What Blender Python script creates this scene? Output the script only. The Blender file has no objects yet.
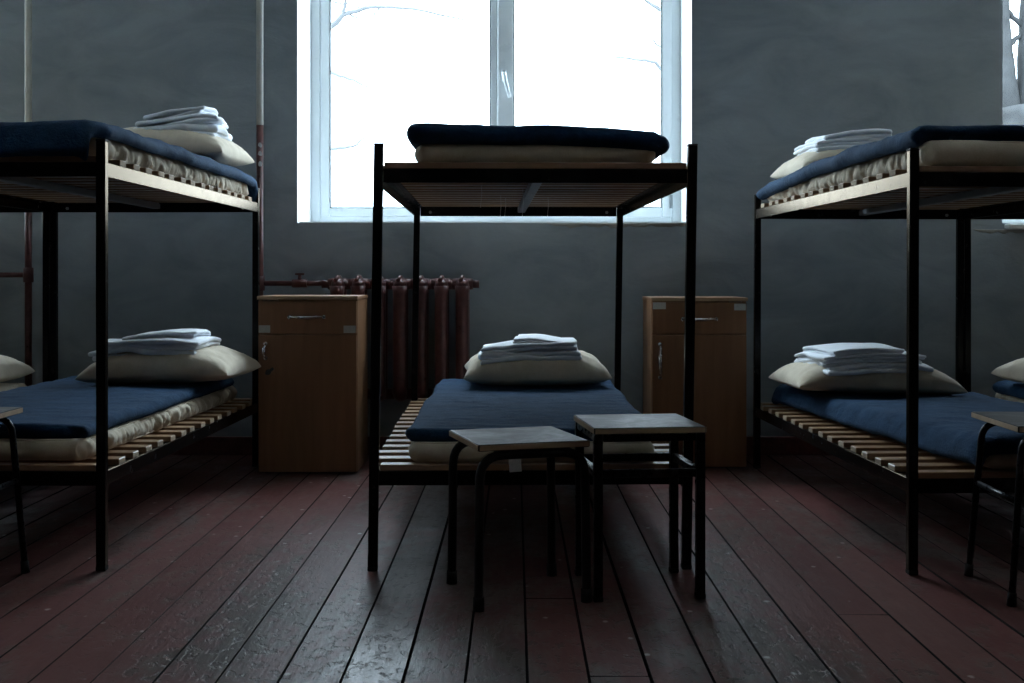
import bpy, bmesh, math, random
from mathutils import Vector, Matrix, noise as mnoise

PI = math.pi
SC = bpy.context.scene
COL = SC.collection
R = math.radians


def nz(x, y, z=0.0):
    return mnoise.noise(Vector((x, y, z)))


# ------------------------------------------------------------------ materials
def new_mat(name):
    m = bpy.data.materials.new(name)
    m.use_nodes = True
    nt = m.node_tree
    b = nt.nodes['Principled BSDF']
    return m, nt, b


def N(nt, kind, **kw):
    n = nt.nodes.new(kind)
    for k, v in kw.items():
        setattr(n, k, v)
    return n


def coords(nt, scale=(1, 1, 1), kind='Object', rot=(0, 0, 0)):
    tc = N(nt, 'ShaderNodeTexCoord')
    mp = N(nt, 'ShaderNodeMapping')
    mp.inputs['Scale'].default_value = scale
    mp.inputs['Rotation'].default_value = rot
    nt.links.new(tc.outputs[kind], mp.inputs['Vector'])
    return mp.outputs['Vector']


def noise_tex(nt, vec, scale, detail=6, rough=0.6, dist=0.0):
    n = N(nt, 'ShaderNodeTexNoise')
    n.inputs['Scale'].default_value = scale
    n.inputs['Detail'].default_value = detail
    n.inputs['Roughness'].default_value = rough
    n.inputs['Distortion'].default_value = dist
    nt.links.new(vec, n.inputs['Vector'])
    return n.outputs['Fac']


def ramp(nt, fac, stops):
    r = N(nt, 'ShaderNodeValToRGB')
    e = r.color_ramp.elements
    while len(e) > 1:
        e.remove(e[-1])
    for i, (p, c) in enumerate(stops):
        if not isinstance(c, (tuple, list)):
            c = (c, c, c)
        el = e[0] if i == 0 else e.new(p)
        el.position = p
        el.color = (c[0], c[1], c[2], 1)
    nt.links.new(fac, r.inputs['Fac'])
    return r.outputs['Color']


def mixc(nt, fac, a, b, mode='MIX'):
    m = N(nt, 'ShaderNodeMix', data_type='RGBA', blend_type=mode)
    for sock, v in ((m.inputs[0], fac), (m.inputs[6], a), (m.inputs[7], b)):
        if hasattr(v, 'is_linked') or hasattr(v, 'links'):
            nt.links.new(v, sock)
        elif isinstance(v, (tuple, list)):
            sock.default_value = (v[0], v[1], v[2], 1)
        else:
            sock.default_value = v
    return m.outputs[2]


def bump(nt, b, height, strength=0.3, dist=0.01):
    n = N(nt, 'ShaderNodeBump')
    n.inputs['Strength'].default_value = strength
    n.inputs['Distance'].default_value = dist
    nt.links.new(height, n.inputs['Height'])
    nt.links.new(n.outputs['Normal'], b.inputs['Normal'])
    return n


def simple(name, col, rough=0.5, spec=0.5, var=0.12, scale=30, bmp=0.08, metallic=0.0, tint=None, rvar=0.1):
    m, nt, b = new_mat(name)
    v = coords(nt)
    f = noise_tex(nt, v, scale)
    lo = tuple(c * (1 - var) for c in col)
    hi = tuple(min(1, c * (1 + var)) for c in col)
    nt.links.new(ramp(nt, f, [(0.3, lo), (0.7, hi)]), b.inputs['Base Color'])
    nt.links.new(ramp(nt, f, [(0.3, max(0.02, rough - rvar)), (0.7, rough + rvar)]), b.inputs['Roughness'])
    b.inputs['Specular IOR Level'].default_value = spec
    b.inputs['Metallic'].default_value = metallic
    if tint:
        b.inputs['Specular Tint'].default_value = (*tint, 1)
    if bmp:
        bump(nt, b, noise_tex(nt, v, scale * 2.5), bmp, 0.003)
    return m


M = {}
M['black'] = simple('black_gloss_paint', (0.014, 0.014, 0.015), 0.25, 0.11, 0.25, 25, 0.0, tint=(0.88, 0.74, 0.60), rvar=0.03)
M['black'].node_tree.nodes['Principled BSDF'].inputs['Metallic'].default_value = 0.65
M['black_stool'] = simple('black_stool_paint', (0.004, 0.004, 0.005), 0.3, 0.15, 0.25, 60, 0.02)
M['grey_tube'] = simple('grey_tube_paint', (0.013, 0.0135, 0.015), 0.4, 0.2, 0.3, 50, 0.05)
M['bar_grey'] = simple('grey_steel_bar', (0.14, 0.15, 0.16), 0.42, 0.4, 0.2, 40, 0.05)
M['rubber'] = simple('black_rubber', (0.008, 0.008, 0.009), 0.75, 0.3, 0.2, 60, 0.05)
M['chrome'] = simple('worn_chrome', (0.55, 0.55, 0.55), 0.22, 0.5, 0.1, 60, 0.02, metallic=1.0)
M['lock'] = simple('dark_lock_metal', (0.02, 0.02, 0.02), 0.4, 0.5)
M['pvc'] = simple('white_window_plastic', (0.66, 0.70, 0.72), 0.35, 0.5, 0.03, 8, 0.0)
M['pvc_grey'] = simple('grey_window_gasket', (0.18, 0.20, 0.21), 0.6, 0.3)
M['reveal'] = simple('white_reveal_paint', (0.70, 0.73, 0.74), 0.7, 0.3, 0.03, 6, 0.1)
M['red_paint'] = simple('oxblood_radiator_paint', (0.085, 0.030, 0.028), 0.36, 0.3, 0.3, 25, 0.10)
M['white_pipe'] = simple('white_pipe_paint', (0.50, 0.50, 0.46), 0.45, 0.4, 0.1, 20, 0.06)
M['chip'] = simple('bare_paint_chips', (0.42, 0.42, 0.42), 0.6, 0.3)
M['paper'] = simple('paper_label', (0.45, 0.45, 0.43), 0.8, 0.2, 0.08, 120, 0.05)
M['tagcloth'] = simple('cloth_tag', (0.80, 0.80, 0.78), 0.9, 0.1, 0.1, 90, 0.1)
M['thread'] = simple('white_thread', (0.6, 0.6, 0.6), 0.9, 0.1)
M['stamp'] = simple('blue_ink_stamp', (0.16, 0.18, 0.23), 0.9, 0.1, 0.4, 120, 0.1)
M['bark'] = simple('tree_bark', (0.026, 0.027, 0.028), 0.9, 0.1, 0.35, 6, 0.4)
M['twig'] = simple('thin_branch_bark', (0.085, 0.088, 0.092), 0.9, 0.1, 0.2, 6, 0.1)
M['leafm'] = simple('yellow_leaf', (0.17, 0.16, 0.11), 0.8, 0.2, 0.3, 8, 0.0)
M['yard'] = simple('yard_ground', (0.55, 0.55, 0.54), 0.95, 0.1, 0.3, 1.5, 0.3)
M['ceiling'] = simple('ceiling_whitewash', (0.86, 0.86, 0.85), 0.9, 0.1, 0.04, 3, 0.1)


def mat_wall(name, lo, hi, fill_cut=None):
    m, nt, b = new_mat(name)
    v = coords(nt, (1, 1, 1.6))
    f1 = noise_tex(nt, v, 1.3, 8, 0.62, 0.6)
    v2 = coords(nt, (1.0, 1.0, 2.0), rot=(0, R(22), 0))
    f2 = noise_tex(nt, v2, 2.2, 7, 0.58, 1.2)
    f3 = noise_tex(nt, v, 42, 4, 0.6)
    c = ramp(nt, f1, [(0.30, lo), (0.72, hi)])
    c2 = mixc(nt, 0.35, c, ramp(nt, f2, [(0.35, tuple(x * 0.75 for x in lo)), (0.65, tuple(x * 1.15 for x in hi))]))
    if fill_cut:                       # invented dark lower band, cuts the fill light reaching under the bunks
        sp = N(nt, 'ShaderNodeSeparateXYZ')
        nt.links.new(coords(nt), sp.inputs[0])
        gt = N(nt, 'ShaderNodeMath', operation='LESS_THAN')
        gt.inputs[1].default_value = 2.25
        nt.links.new(sp.outputs['Z'], gt.inputs[0])
        c2 = mixc(nt, gt.outputs[0], c2, fill_cut)
    nt.links.new(c2, b.inputs['Base Color'])
    b.inputs['Roughness'].default_value = 0.62
    b.inputs['Specular IOR Level'].default_value = 0.35
    add = N(nt, 'ShaderNodeMath', operation='MULTIPLY_ADD')
    nt.links.new(f3, add.inputs[0])
    add.inputs[1].default_value = 0.22
    nt.links.new(f2, add.inputs[2])
    bump(nt, b, add.outputs[0], 0.28, 0.02)
    return m


M['wall'] = mat_wall('grey_plaster', (0.190, 0.220, 0.245), (0.275, 0.308, 0.334))
M['wall_fill'] = mat_wall('fill_shaping_plaster', (0.48, 0.365, 0.245), (0.56, 0.435, 0.30), (0.050, 0.045, 0.038))  # unseen walls: warm top and dark base invented to shape the fill light
M['rubble'] = mat_wall('broken_plaster_edge', (0.16, 0.15, 0.13), (0.34, 0.32, 0.29))


def mat_floor():
    m, nt, b = new_mat('worn_red_brown_floorboards')
    att = N(nt, 'ShaderNodeAttribute', attribute_name='board')
    att2 = N(nt, 'ShaderNodeAttribute', attribute_name='wear')
    v = coords(nt, (1, 0.10, 1))
    vr = coords(nt, (1, 0.45, 1))
    grain = noise_tex(nt, v, 70, 6, 0.65, 0.4)
    big = noise_tex(nt, vr, 2.6, 7, 0.66, 0.5)
    mid = noise_tex(nt, vr, 13, 6, 0.7, 0.2)
    fine = noise_tex(nt, coords(nt), 120, 3, 0.6)
    base = ramp(nt, grain, [(0.25, (0.084, 0.029, 0.026)), (0.75, (0.148, 0.061, 0.054))])
    # each board its own shade
    base = mixc(nt, 0.55, base, ramp(nt, att.outputs['Fac'], [(0.0, (0.062, 0.026, 0.023)), (0.5, (0.116, 0.042, 0.037)), (1.0, (0.136, 0.067, 0.057))]))
    # worn grey wood where paint has gone
    addw = N(nt, 'ShaderNodeMath', operation='MULTIPLY_ADD')
    nt.links.new(mid, addw.inputs[0])
    addw.inputs[1].default_value = 0.5
    nt.links.new(big, addw.inputs[2])
    wsum = N(nt, 'ShaderNodeMath', operation='MULTIPLY_ADD')
    nt.links.new(att2.outputs['Fac'], wsum.inputs[0])
    wsum.inputs[1].default_value = 0.16
    nt.links.new(addw.outputs[0], wsum.inputs[2])
    worn = ramp(nt, wsum.outputs[0], [(0.76, 0.0), (0.90, 0.85)])
    flake = ramp(nt, noise_tex(nt, coords(nt, (1, 0.6, 1)), 34, 5, 0.6, 0.3), [(0.55, 0.0), (0.60, 1.0)])
    fk = N(nt, 'ShaderNodeMath', operation='MULTIPLY')
    nt.links.new(flake, fk.inputs[0])
    nt.links.new(ramp(nt, wsum.outputs[0], [(0.66, 0.0), (0.86, 1.0)]), fk.inputs[1])
    col = mixc(nt, worn, base, ramp(nt, grain, [(0.3, (0.055, 0.046, 0.041)), (0.7, (0.115, 0.098, 0.086))]))
    col = mixc(nt, fk.outputs[0], col, (0.055, 0.038, 0.030))
    # pale scuffs and plaster specks
    vor = N(nt, 'ShaderNodeTexVoronoi', feature='F1')
    vor.inputs['Scale'].default_value = 11.0
    nt.links.new(coords(nt, (1, 0.8, 1)), vor.inputs['Vector'])
    dist = N(nt, 'ShaderNodeMath', operation='MULTIPLY_ADD')
    nt.links.new(fine, dist.inputs[0])
    dist.inputs[1].default_value = 0.10
    nt.links.new(vor.outputs['Distance'], dist.inputs[2])
    speck = ramp(nt, dist.outputs[0], [(0.10, 1.0), (0.15, 0.0)])
    sel = ramp(nt, vor.outputs['Color'], [(0.40, 0.0), (0.48, 0.85)])
    sp = N(nt, 'ShaderNodeMath', operation='MULTIPLY')
    nt.links.new(speck, sp.inputs[0])
    nt.links.new(sel, sp.inputs[1])
    col = mixc(nt, sp.outputs[0], col, (0.42, 0.40, 0.38))
    nt.links.new(col, b.inputs['Base Color'])
    nt.links.new(ramp(nt, addw.outputs[0], [(0.45, 0.52), (0.72, 0.42), (0.88, 0.30)]), b.inputs['Roughness'])
    nt.links.new(ramp(nt, att2.outputs['Fac'], [(0.0, 0.07), (0.5, 0.16), (1.0, 0.36)]), b.inputs['Specular IOR Level'])  # extra gloss on the chosen boards puts the glare strip there
    h = N(nt, 'ShaderNodeMath', operation='MULTIPLY_ADD')
    nt.links.new(grain, h.inputs[0])
    h.inputs[1].default_value = 0.35
    nt.links.new(addw.outputs[0], h.inputs[2])
    h2 = N(nt, 'ShaderNodeMath', operation='MULTIPLY_ADD')
    nt.links.new(fk.outputs[0], h2.inputs[0])
    h2.inputs[1].default_value = -0.5
    nt.links.new(h.outputs[0], h2.inputs[2])
    bump(nt, b, h2.outputs[0], 0.34, 0.008)
    return m


M['floor'] = mat_floor()
M['gap'] = simple('dark_floor_gap', (0.006, 0.005, 0.005), 0.9, 0.1)


def mat_wood(name, lo, hi, rough=0.5, axis='X', scale=18, spec=0.4):
    m, nt, b = new_mat(name)
    s = {'X': (0.12, 1, 1), 'Y': (1, 0.12, 1), 'Z': (1, 1, 0.10)}[axis]
    f = noise_tex(nt, coords(nt, s), scale, 6, 0.6, 0.6)
    nt.links.new(ramp(nt, f, [(0.28, lo), (0.72, hi)]), b.inputs['Base Color'])
    b.inputs['Roughness'].default_value = rough
    b.inputs['Specular IOR Level'].default_value = spec
    bump(nt, b, f, 0.06, 0.003)
    return m


M['slat'] = mat_wood('pine_slats', (0.20, 0.11, 0.057), (0.31, 0.185, 0.102), 0.30, spec=0.5)
M['slat_end'] = simple('sawn_slat_ends', (0.36, 0.29, 0.215), 0.9, 0.05, 0.25, 80, 0.1)
M['laminate'] = mat_wood('brown_wood_laminate', (0.185, 0.088, 0.042), (0.245, 0.122, 0.060), 0.42, 'Z', 22)
M['laminate_edge'] = mat_wood('pale_chipboard_edge', (0.26, 0.17, 0.10), (0.38, 0.26, 0.16), 0.6, 'X', 30)


def mat_seat(name, lo, hi, wear, rough):
    m, nt, b = new_mat(name)
    f = noise_tex(nt, coords(nt, (0.25, 1, 1)), 30, 6, 0.6, 0.3)
    w = noise_tex(nt, coords(nt), 9, 8, 0.7, 0.4)
    base = ramp(nt, f, [(0.3, lo), (0.7, hi)])
    col = mixc(nt, ramp(nt, w, [(0.54, 0.0), (0.66, 0.7)]), base, wear)
    nt.links.new(col, b.inputs['Base Color'])
    nt.links.new(ramp(nt, w, [(0.35, rough - 0.1), (0.7, rough + 0.12)]), b.inputs['Roughness'])
    b.inputs['Specular IOR Level'].default_value = 0.06
    bump(nt, b, w, 0.1, 0.003)
    return m


M['seat_brown'] = mat_seat('worn_brown_seat_laminate', (0.020, 0.011, 0.0085), (0.034, 0.019, 0.015), (0.062, 0.048, 0.042), 0.42)
M['seat_worn'] = mat_seat('scuffed_grey_seat_laminate', (0.034, 0.029, 0.027), (0.056, 0.049, 0.045), (0.11, 0.105, 0.10), 0.42)


def mat_cloth(name, lo, hi, scale=160, bstr=0.35, sheen=0.3, soft=8, bdist=0.004, weave=None):
    m, nt, b = new_mat(name)
    v = coords(nt)
    f = noise_tex(nt, v, scale, 4, 0.7)
    g = noise_tex(nt, v, soft, 6, 0.6, 0.4)
    a = N(nt, 'ShaderNodeMath', operation='MULTIPLY_ADD')
    nt.links.new(f, a.inputs[0])
    a.inputs[1].default_value = 0.5
    nt.links.new(g, a.inputs[2])
    nt.links.new(ramp(nt, a.outputs[0], [(0.52, lo), (0.98, hi)]), b.inputs['Base Color'])
    b.inputs['Roughness'].default_value = 0.92
    b.inputs['Specular IOR Level'].default_value = 0.12
    b.inputs['Sheen Weight'].default_value = sheen
    b.inputs['Sheen Roughness'].default_value = 0.45
    b.inputs['Sheen Tint'].default_value = (*[min(1, 2.2 * c + 0.1) for c in hi], 1)
    bump(nt, b, a.outputs[0], bstr, bdist)
    return m


M['blanket'] = mat_cloth('navy_wool_blanket', (0.0045, 0.0195, 0.046), (0.0140, 0.043, 0.090), 130, 0.9, 0.22, 14, 0.008)
M['mattress'] = mat_cloth('grey_beige_ticking', (0.46, 0.39, 0.295), (0.61, 0.535, 0.425), 220, 0.3, 0.1, 10)
M['pillow'] = mat_cloth('beige_pillow_cotton', (0.48, 0.41, 0.315), (0.62, 0.545, 0.435), 240, 0.3, 0.1, 9)
M['linen'] = mat_cloth('white_cotton_linen', (0.72, 0.75, 0.80), (0.83, 0.86, 0.90), 260, 0.25, 0.1, 12)


def mat_glass():
    m, nt, b = new_mat('window_glass')
    nt.nodes.remove(b)
    out = nt.nodes['Material Output']
    tr = N(nt, 'ShaderNodeBsdfTransparent')
    f = noise_tex(nt, coords(nt), 2, 2)
    nt.links.new(ramp(nt, f, [(0.3, (0.93, 0.96, 0.97)), (0.7, (0.96, 0.98, 0.98))]), tr.inputs['Color'])
    gl = N(nt, 'ShaderNodeBsdfGlossy')
    gl.inputs['Roughness'].default_value = 0.02
    fr = N(nt, 'ShaderNodeFresnel')
    fr.inputs['IOR'].default_value = 1.45
    mx = N(nt, 'ShaderNodeMixShader')
    geo = N(nt, 'ShaderNodeNewGeometry')       # only the outer face of each pane reflects
    inv = N(nt, 'ShaderNodeMath', operation='SUBTRACT')
    inv.inputs[0].default_value = 1.0
    nt.links.new(geo.outputs['Backfacing'], inv.inputs[1])
    mf = N(nt, 'ShaderNodeMath', operation='MULTIPLY')
    nt.links.new(fr.outputs[0], mf.inputs[0])
    nt.links.new(inv.outputs[0], mf.inputs[1])
    nt.links.new(mf.outputs[0], mx.inputs[0])
    nt.links.new(tr.outputs[0], mx.inputs[1])
    nt.links.new(gl.outputs[0], mx.inputs[2])
    nt.links.new(mx.outputs[0], out.inputs['Surface'])
    return m


M['glass'] = mat_glass()

# ------------------------------------------------------------------ mesh helpers
def add_box(bm, c, s, bev=0.0, mat=None, seg=1, mi=0):
    """box centred at c with size s; mat = extra 4x4"""
    t = bmesh.new()
    bmesh.ops.create_cube(t, size=1.0)
    for v in t.verts:
        v.co = Vector((v.co.x * s[0], v.co.y * s[1], v.co.z * s[2]))
    if bev > 0:
        bmesh.ops.bevel(t, geom=t.edges[:], offset=min(bev, min(s) * 0.45), segments=seg, profile=0.5, affect='EDGES')
    X = Matrix.Translation(c)
    if mat is not None:
        X = X @ mat
    merge(bm, t, X, mi)


def merge(bm, t, X=None, mi=0):
    vm = {}
    for v in t.verts:
        vm[v] = bm.verts.new(X @ v.co if X is not None else v.co)
    for f in t.faces:
        try:
            nf = bm.faces.new([vm[v] for v in f.verts])
            nf.material_index = mi
            nf.smooth = f.smooth
        except ValueError:
            pass
    t.free()


def add_tube(bm, pts, r, n=10, caps=True, closed=False, smooth=True, square=False):
    pts = [Vector(p) for p in pts]
    rr = r if isinstance(r, (list, tuple)) else [r] * len(pts)
    t0 = (pts[1] - pts[0]).normalized()
    up = Vector((0, 0, 1)) if abs(t0.z) < 0.9 else Vector((1, 0, 0))
    u = t0.cross(up).normalized()
    rings = []
    prev = t0
    for i, p in enumerate(pts):
        if i == 0:
            t = t0
        elif i == len(pts) - 1:
            t = (pts[i] - pts[i - 1]).normalized()
        else:
            t = ((pts[i + 1] - p).normalized() + (p - pts[i - 1]).normalized()).normalized()
        ax = prev.cross(t)
        if ax.length > 1e-6:
            u = Matrix.Rotation(prev.angle(t), 3, ax.normalized()) @ u
        u = (u - t * u.dot(t)).normalized()
        w = t.cross(u)
        prev = t
        ring = []
        for k in range(n):
            a = 2 * PI * k / n + (PI / n if square else 0)
            rad = rr[i] * (math.sqrt(2) if square else 1)
            ring.append(bm.verts.new(p + (u * math.cos(a) + w * math.sin(a)) * rad))
        rings.append(ring)
    for i in range(len(rings) - 1):
        for k in range(n):
            f = bm.faces.new((rings[i][k], rings[i][(k + 1) % n], rings[i + 1][(k + 1) % n], rings[i + 1][k]))
            f.smooth = smooth and not square
    if caps:
        bm.faces.new(list(reversed(rings[0])))
        bm.faces.new(rings[-1])


def arc_path(p0, corner, p1, r, n=6):
    """polyline p0 -> rounded corner -> p1 (without end points)"""
    p0, c, p1 = Vector(p0), Vector(corner), Vector(p1)
    a = (p0 - c).normalized()
    b = (p1 - c).normalized()
    out = []
    s, e = c + a * r, c + b * r
    for i in range(n + 1):
        t = i / n
        out.append(s * (1 - t) ** 2 + c * 2 * t * (1 - t) + e * t ** 2)
    return out


def axis_samples(w, r, step, k=5):
    out = []
    for i in range(k):
        th = PI / 2 * i / k
        out.append((-w / 2 + r * (1 - math.cos(th)), math.sin(th)))
    n = max(2, int(round((w - 2 * r) / step)))
    for i in range(n + 1):
        out.append((-w / 2 + r + (w - 2 * r) * i / n, 1.0))
    for i in range(k - 1, -1, -1):
        th = PI / 2 * i / k
        out.append((w / 2 - r * (1 - math.cos(th)), math.sin(th)))
    return out


def pad(bm, w, l, t, r, step, place, R_=0.0, k=5, X=None, stepy=None):
    """soft slab: place(x, y, h, side, qx, qy) -> Vector ; h signed half thickness"""
    xs = axis_samples(w, r, step, k)
    ys = axis_samples(l, r, stepy or step, k)
    def plan(x, y):
        if R_ > 0:
            ix, iy = w / 2 - R_, l / 2 - R_
            if abs(x) > ix and abs(y) > iy:
                dx, dy = (abs(x) - ix) / R_, (abs(y) - iy) / R_
                nx_, ny_ = dx * math.sqrt(1 - dy * dy / 2), dy * math.sqrt(1 - dx * dx / 2)
                x = math.copysign(ix + nx_ * R_, x)
                y = math.copysign(iy + ny_ * R_, y)
        return x, y
    top, bot = {}, {}
    nx, ny = len(xs), len(ys)
    for i, (x, qx) in enumerate(xs):
        for j, (y, qy) in enumerate(ys):
            px, py = plan(x, y)
            h = t / 2 * qx * qy
            co = place(px, py, h, 1, qx, qy)
            if X is not None:
                co = X @ co
            top[i, j] = bm.verts.new(co)
            if i in (0, nx - 1) or j in (0, ny - 1):
                bot[i, j] = top[i, j]
            else:
                co = place(px, py, -h, -1, qx, qy)
                if X is not None:
                    co = X @ co
                bot[i, j] = bm.verts.new(co)
    for i in range(nx - 1):
        for j in range(ny - 1):
            f = bm.faces.new((top[i, j], top[i + 1, j], top[i + 1, j + 1], top[i, j + 1]))
            f.smooth = True
            try:
                f = bm.faces.new((bot[i, j + 1], bot[i + 1, j + 1], bot[i + 1, j], bot[i, j]))
                f.smooth = True
            except ValueError:
                pass


def obj(name, bm, mats, parent=None, loc=None, rot=None):
    me = bpy.data.meshes.new(name)
    bmesh.ops.recalc_face_normals(bm, faces=bm.faces[:])
    bm.to_mesh(me)
    bm.free()
    if not isinstance(mats, (list, tuple)):
        mats = [mats]
    for m in mats:
        me.materials.append(M[m] if isinstance(m, str) else m)
    o = bpy.data.objects.new(name, me)
    COL.objects.link(o)
    if parent is not None:
        o.parent = parent
    if loc is not None:
        o.location = loc
    if rot is not None:
        o.rotation_euler = rot
    return o


def tag(o, label=None, cat=None, group=None, kind=None):
    if label:
        o['label'] = label
    if cat:
        o['category'] = cat
    if group:
        o['group'] = group
    if kind:
        o['kind'] = kind
    return o


def empty(name, loc=(0, 0, 0), rz=0.0):
    o = bpy.data.objects.new(name, None)
    o.empty_display_size = 0.1
    COL.objects.link(o)
    o.location = loc
    o.rotation_euler = (0, 0, rz)
    return o


def copy_tree(o, parent=None):
    c = o.copy()
    COL.objects.link(c)
    if parent is not None:
        c.parent = parent
    for ch in list(o.children):
        copy_tree(ch, c)
    return c


def structure(name, bm, mats, label=None):
    o = obj(name, bm, mats)
    return tag(o, label, None, None, 'structure')


# ------------------------------------------------------------------ room
WY = 5.72                      # inner face of the window wall
WT = 0.46                      # its thickness
XL, XR, YB, ZC = -5.45, 5.25, -2.6, 3.25
SILL, HEAD = 1.124, 2.78
OPEN = [(-1.057, 0.858), (2.362, 4.277), (-4.445, -2.53)]

# floor: boards along y, gaps between them, dark joists below
bm = bmesh.new()
lay = bm.loops.layers.float_color.new('board')
layw = bm.loops.layers.float_color.new('wear')
rnd = random.Random(11)
PW = 0.1327
gapw = [rnd.uniform(0.0003, 0.0027) for _ in range(31)]
i0 = int((XL - 0.03) / PW) - 1
for i in range(i0, int(XR / PW) + 2):
    x0 = 0.0265 + i * PW + gapw[i % 31]
    x1 = 0.0265 + (i + 1) * PW - gapw[(i + 1) % 31]
    x0, x1 = max(x0, XL), min(x1, XR)
    if x1 - x0 < 0.02:
        continue
    y = YB - rnd.random() * 1.5
    while y < WY:
        ln = rnd.uniform(3.6, 6.5)
        ya, yb = max(y, YB), min(y + ln - 0.004, WY)
        y += ln
        if yb - ya < 0.05:
            continue
        shade = rnd.random()
        wear = {-3: 0.95, -2: 0.55, -4: 0.35, 1: 0.45, 2: 0.3, -1: 0.4}.get(i, 0.30 * rnd.random())  # listed boards raised to place the window's glare strip, the rest random wear
        za = rnd.uniform(-0.0012, 0.0)
        ti = rnd.uniform(-0.0012, 0.0012)
        t = bmesh.new()
        nseg = max(2, int((yb - ya) / 0.25))
        wob = rnd.random() * 20
        prof = [(0.0, -0.02), (0.0, -0.0012), (0.014, -0.0001), (0.5, 0.0), (0.986, -0.0001), (1.0, -0.0012), (1.0, -0.02)]
        rows = []
        for s in range(nseg + 1):
            yy = ya + (yb - ya) * s / nseg
            wv = nz(yy * 1.6, wob) * 0.0016
            rows.append([t.verts.new((x0 + (x1 - x0) * u + (wv if u in (0.0, 1.0) else 0), yy, min(0.0, z + za + ti * (u - 0.5)))) for u, z in prof])
        for s in range(nseg):
            for k in range(len(prof) - 1):
                t.faces.new((rows[s][k], rows[s][k + 1], rows[s + 1][k + 1], rows[s + 1][k])).material_index = 1 if k in (0, 1, 4, 5) else 0
        vm = {v: bm.verts.new(v.co) for v in t.verts}
        for f in t.faces:
            nf = bm.faces.new([vm[v] for v in f.verts])
            nf.material_index = f.material_index
            for lp in nf.loops:
                lp[lay] = (shade, shade, shade, 1)
                lp[layw] = (wear, wear, wear, 1)
        t.free()
add_box(bm, ((XL + XR) / 2, (YB + WY) / 2, -0.045), (XR - XL, WY - YB, 0.05), mi=1)
structure('floor', bm, ['floor', 'gap'], 'worn dark red painted floorboards')

bm = bmesh.new()
add_box(bm, ((XL + XR) / 2, (YB + WY) / 2, ZC + 0.06), (XR - XL + 0.3, WY - YB + 0.3, 0.12))
structure('ceiling', bm, 'ceiling', 'plain whitewashed ceiling')

bm = bmesh.new()
xs = sorted([XL - 0.12, XR + 0.12] + [v for o in OPEN for v in o])
zs = [-0.02, SILL, HEAD, ZC]
yc = WY + WT / 2
add_box(bm, ((xs[0] + xs[-1]) / 2, yc, (zs[0] + zs[1]) / 2), (xs[-1] - xs[0], WT, zs[1] - zs[0]))
add_box(bm, ((xs[0] + xs[-1]) / 2, yc, (zs[2] + zs[3]) / 2), (xs[-1] - xs[0], WT, zs[3] - zs[2]))
for a, b_ in ((xs[0], xs[1]), (xs[2], xs[3]), (xs[4], xs[5]), (xs[6], xs[7])):
    add_box(bm, ((a + b_) / 2, yc, (zs[1] + zs[2]) / 2), (b_ - a, WT, zs[2] - zs[1]))
structure('wall_north', bm, 'wall', 'dark grey plastered window wall')
for nm, c, s in (('wall_south', ((XL + XR) / 2, YB - 0.06, ZC / 2), (XR - XL + 0.24, 0.12, ZC)),
                 ('wall_west', (XL - 0.06, (YB + WY) / 2, ZC / 2), (0.12, WY - YB, ZC)),
                 ('wall_east', (XR + 0.06, (YB + WY) / 2, ZC / 2), (0.12, WY - YB, ZC))):
    bm = bmesh.new()
    add_box(bm, c, s)
    structure(nm, bm, 'wall_fill', 'unseen room wall with a dark low band added to shape the fill light')

bm = bmesh.new()
add_box(bm, ((XL + XR) / 2, WY - 0.009, 0.045), (XR - XL, 0.018, 0.09), 0.004)  # added dark strip, stands in for the shade along the wall foot
structure('shade_strip_north', bm, 'red_paint', 'dark strip added for the shade at the foot of the window wall')

FY = 6.08                      # inner face of the window frames


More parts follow.
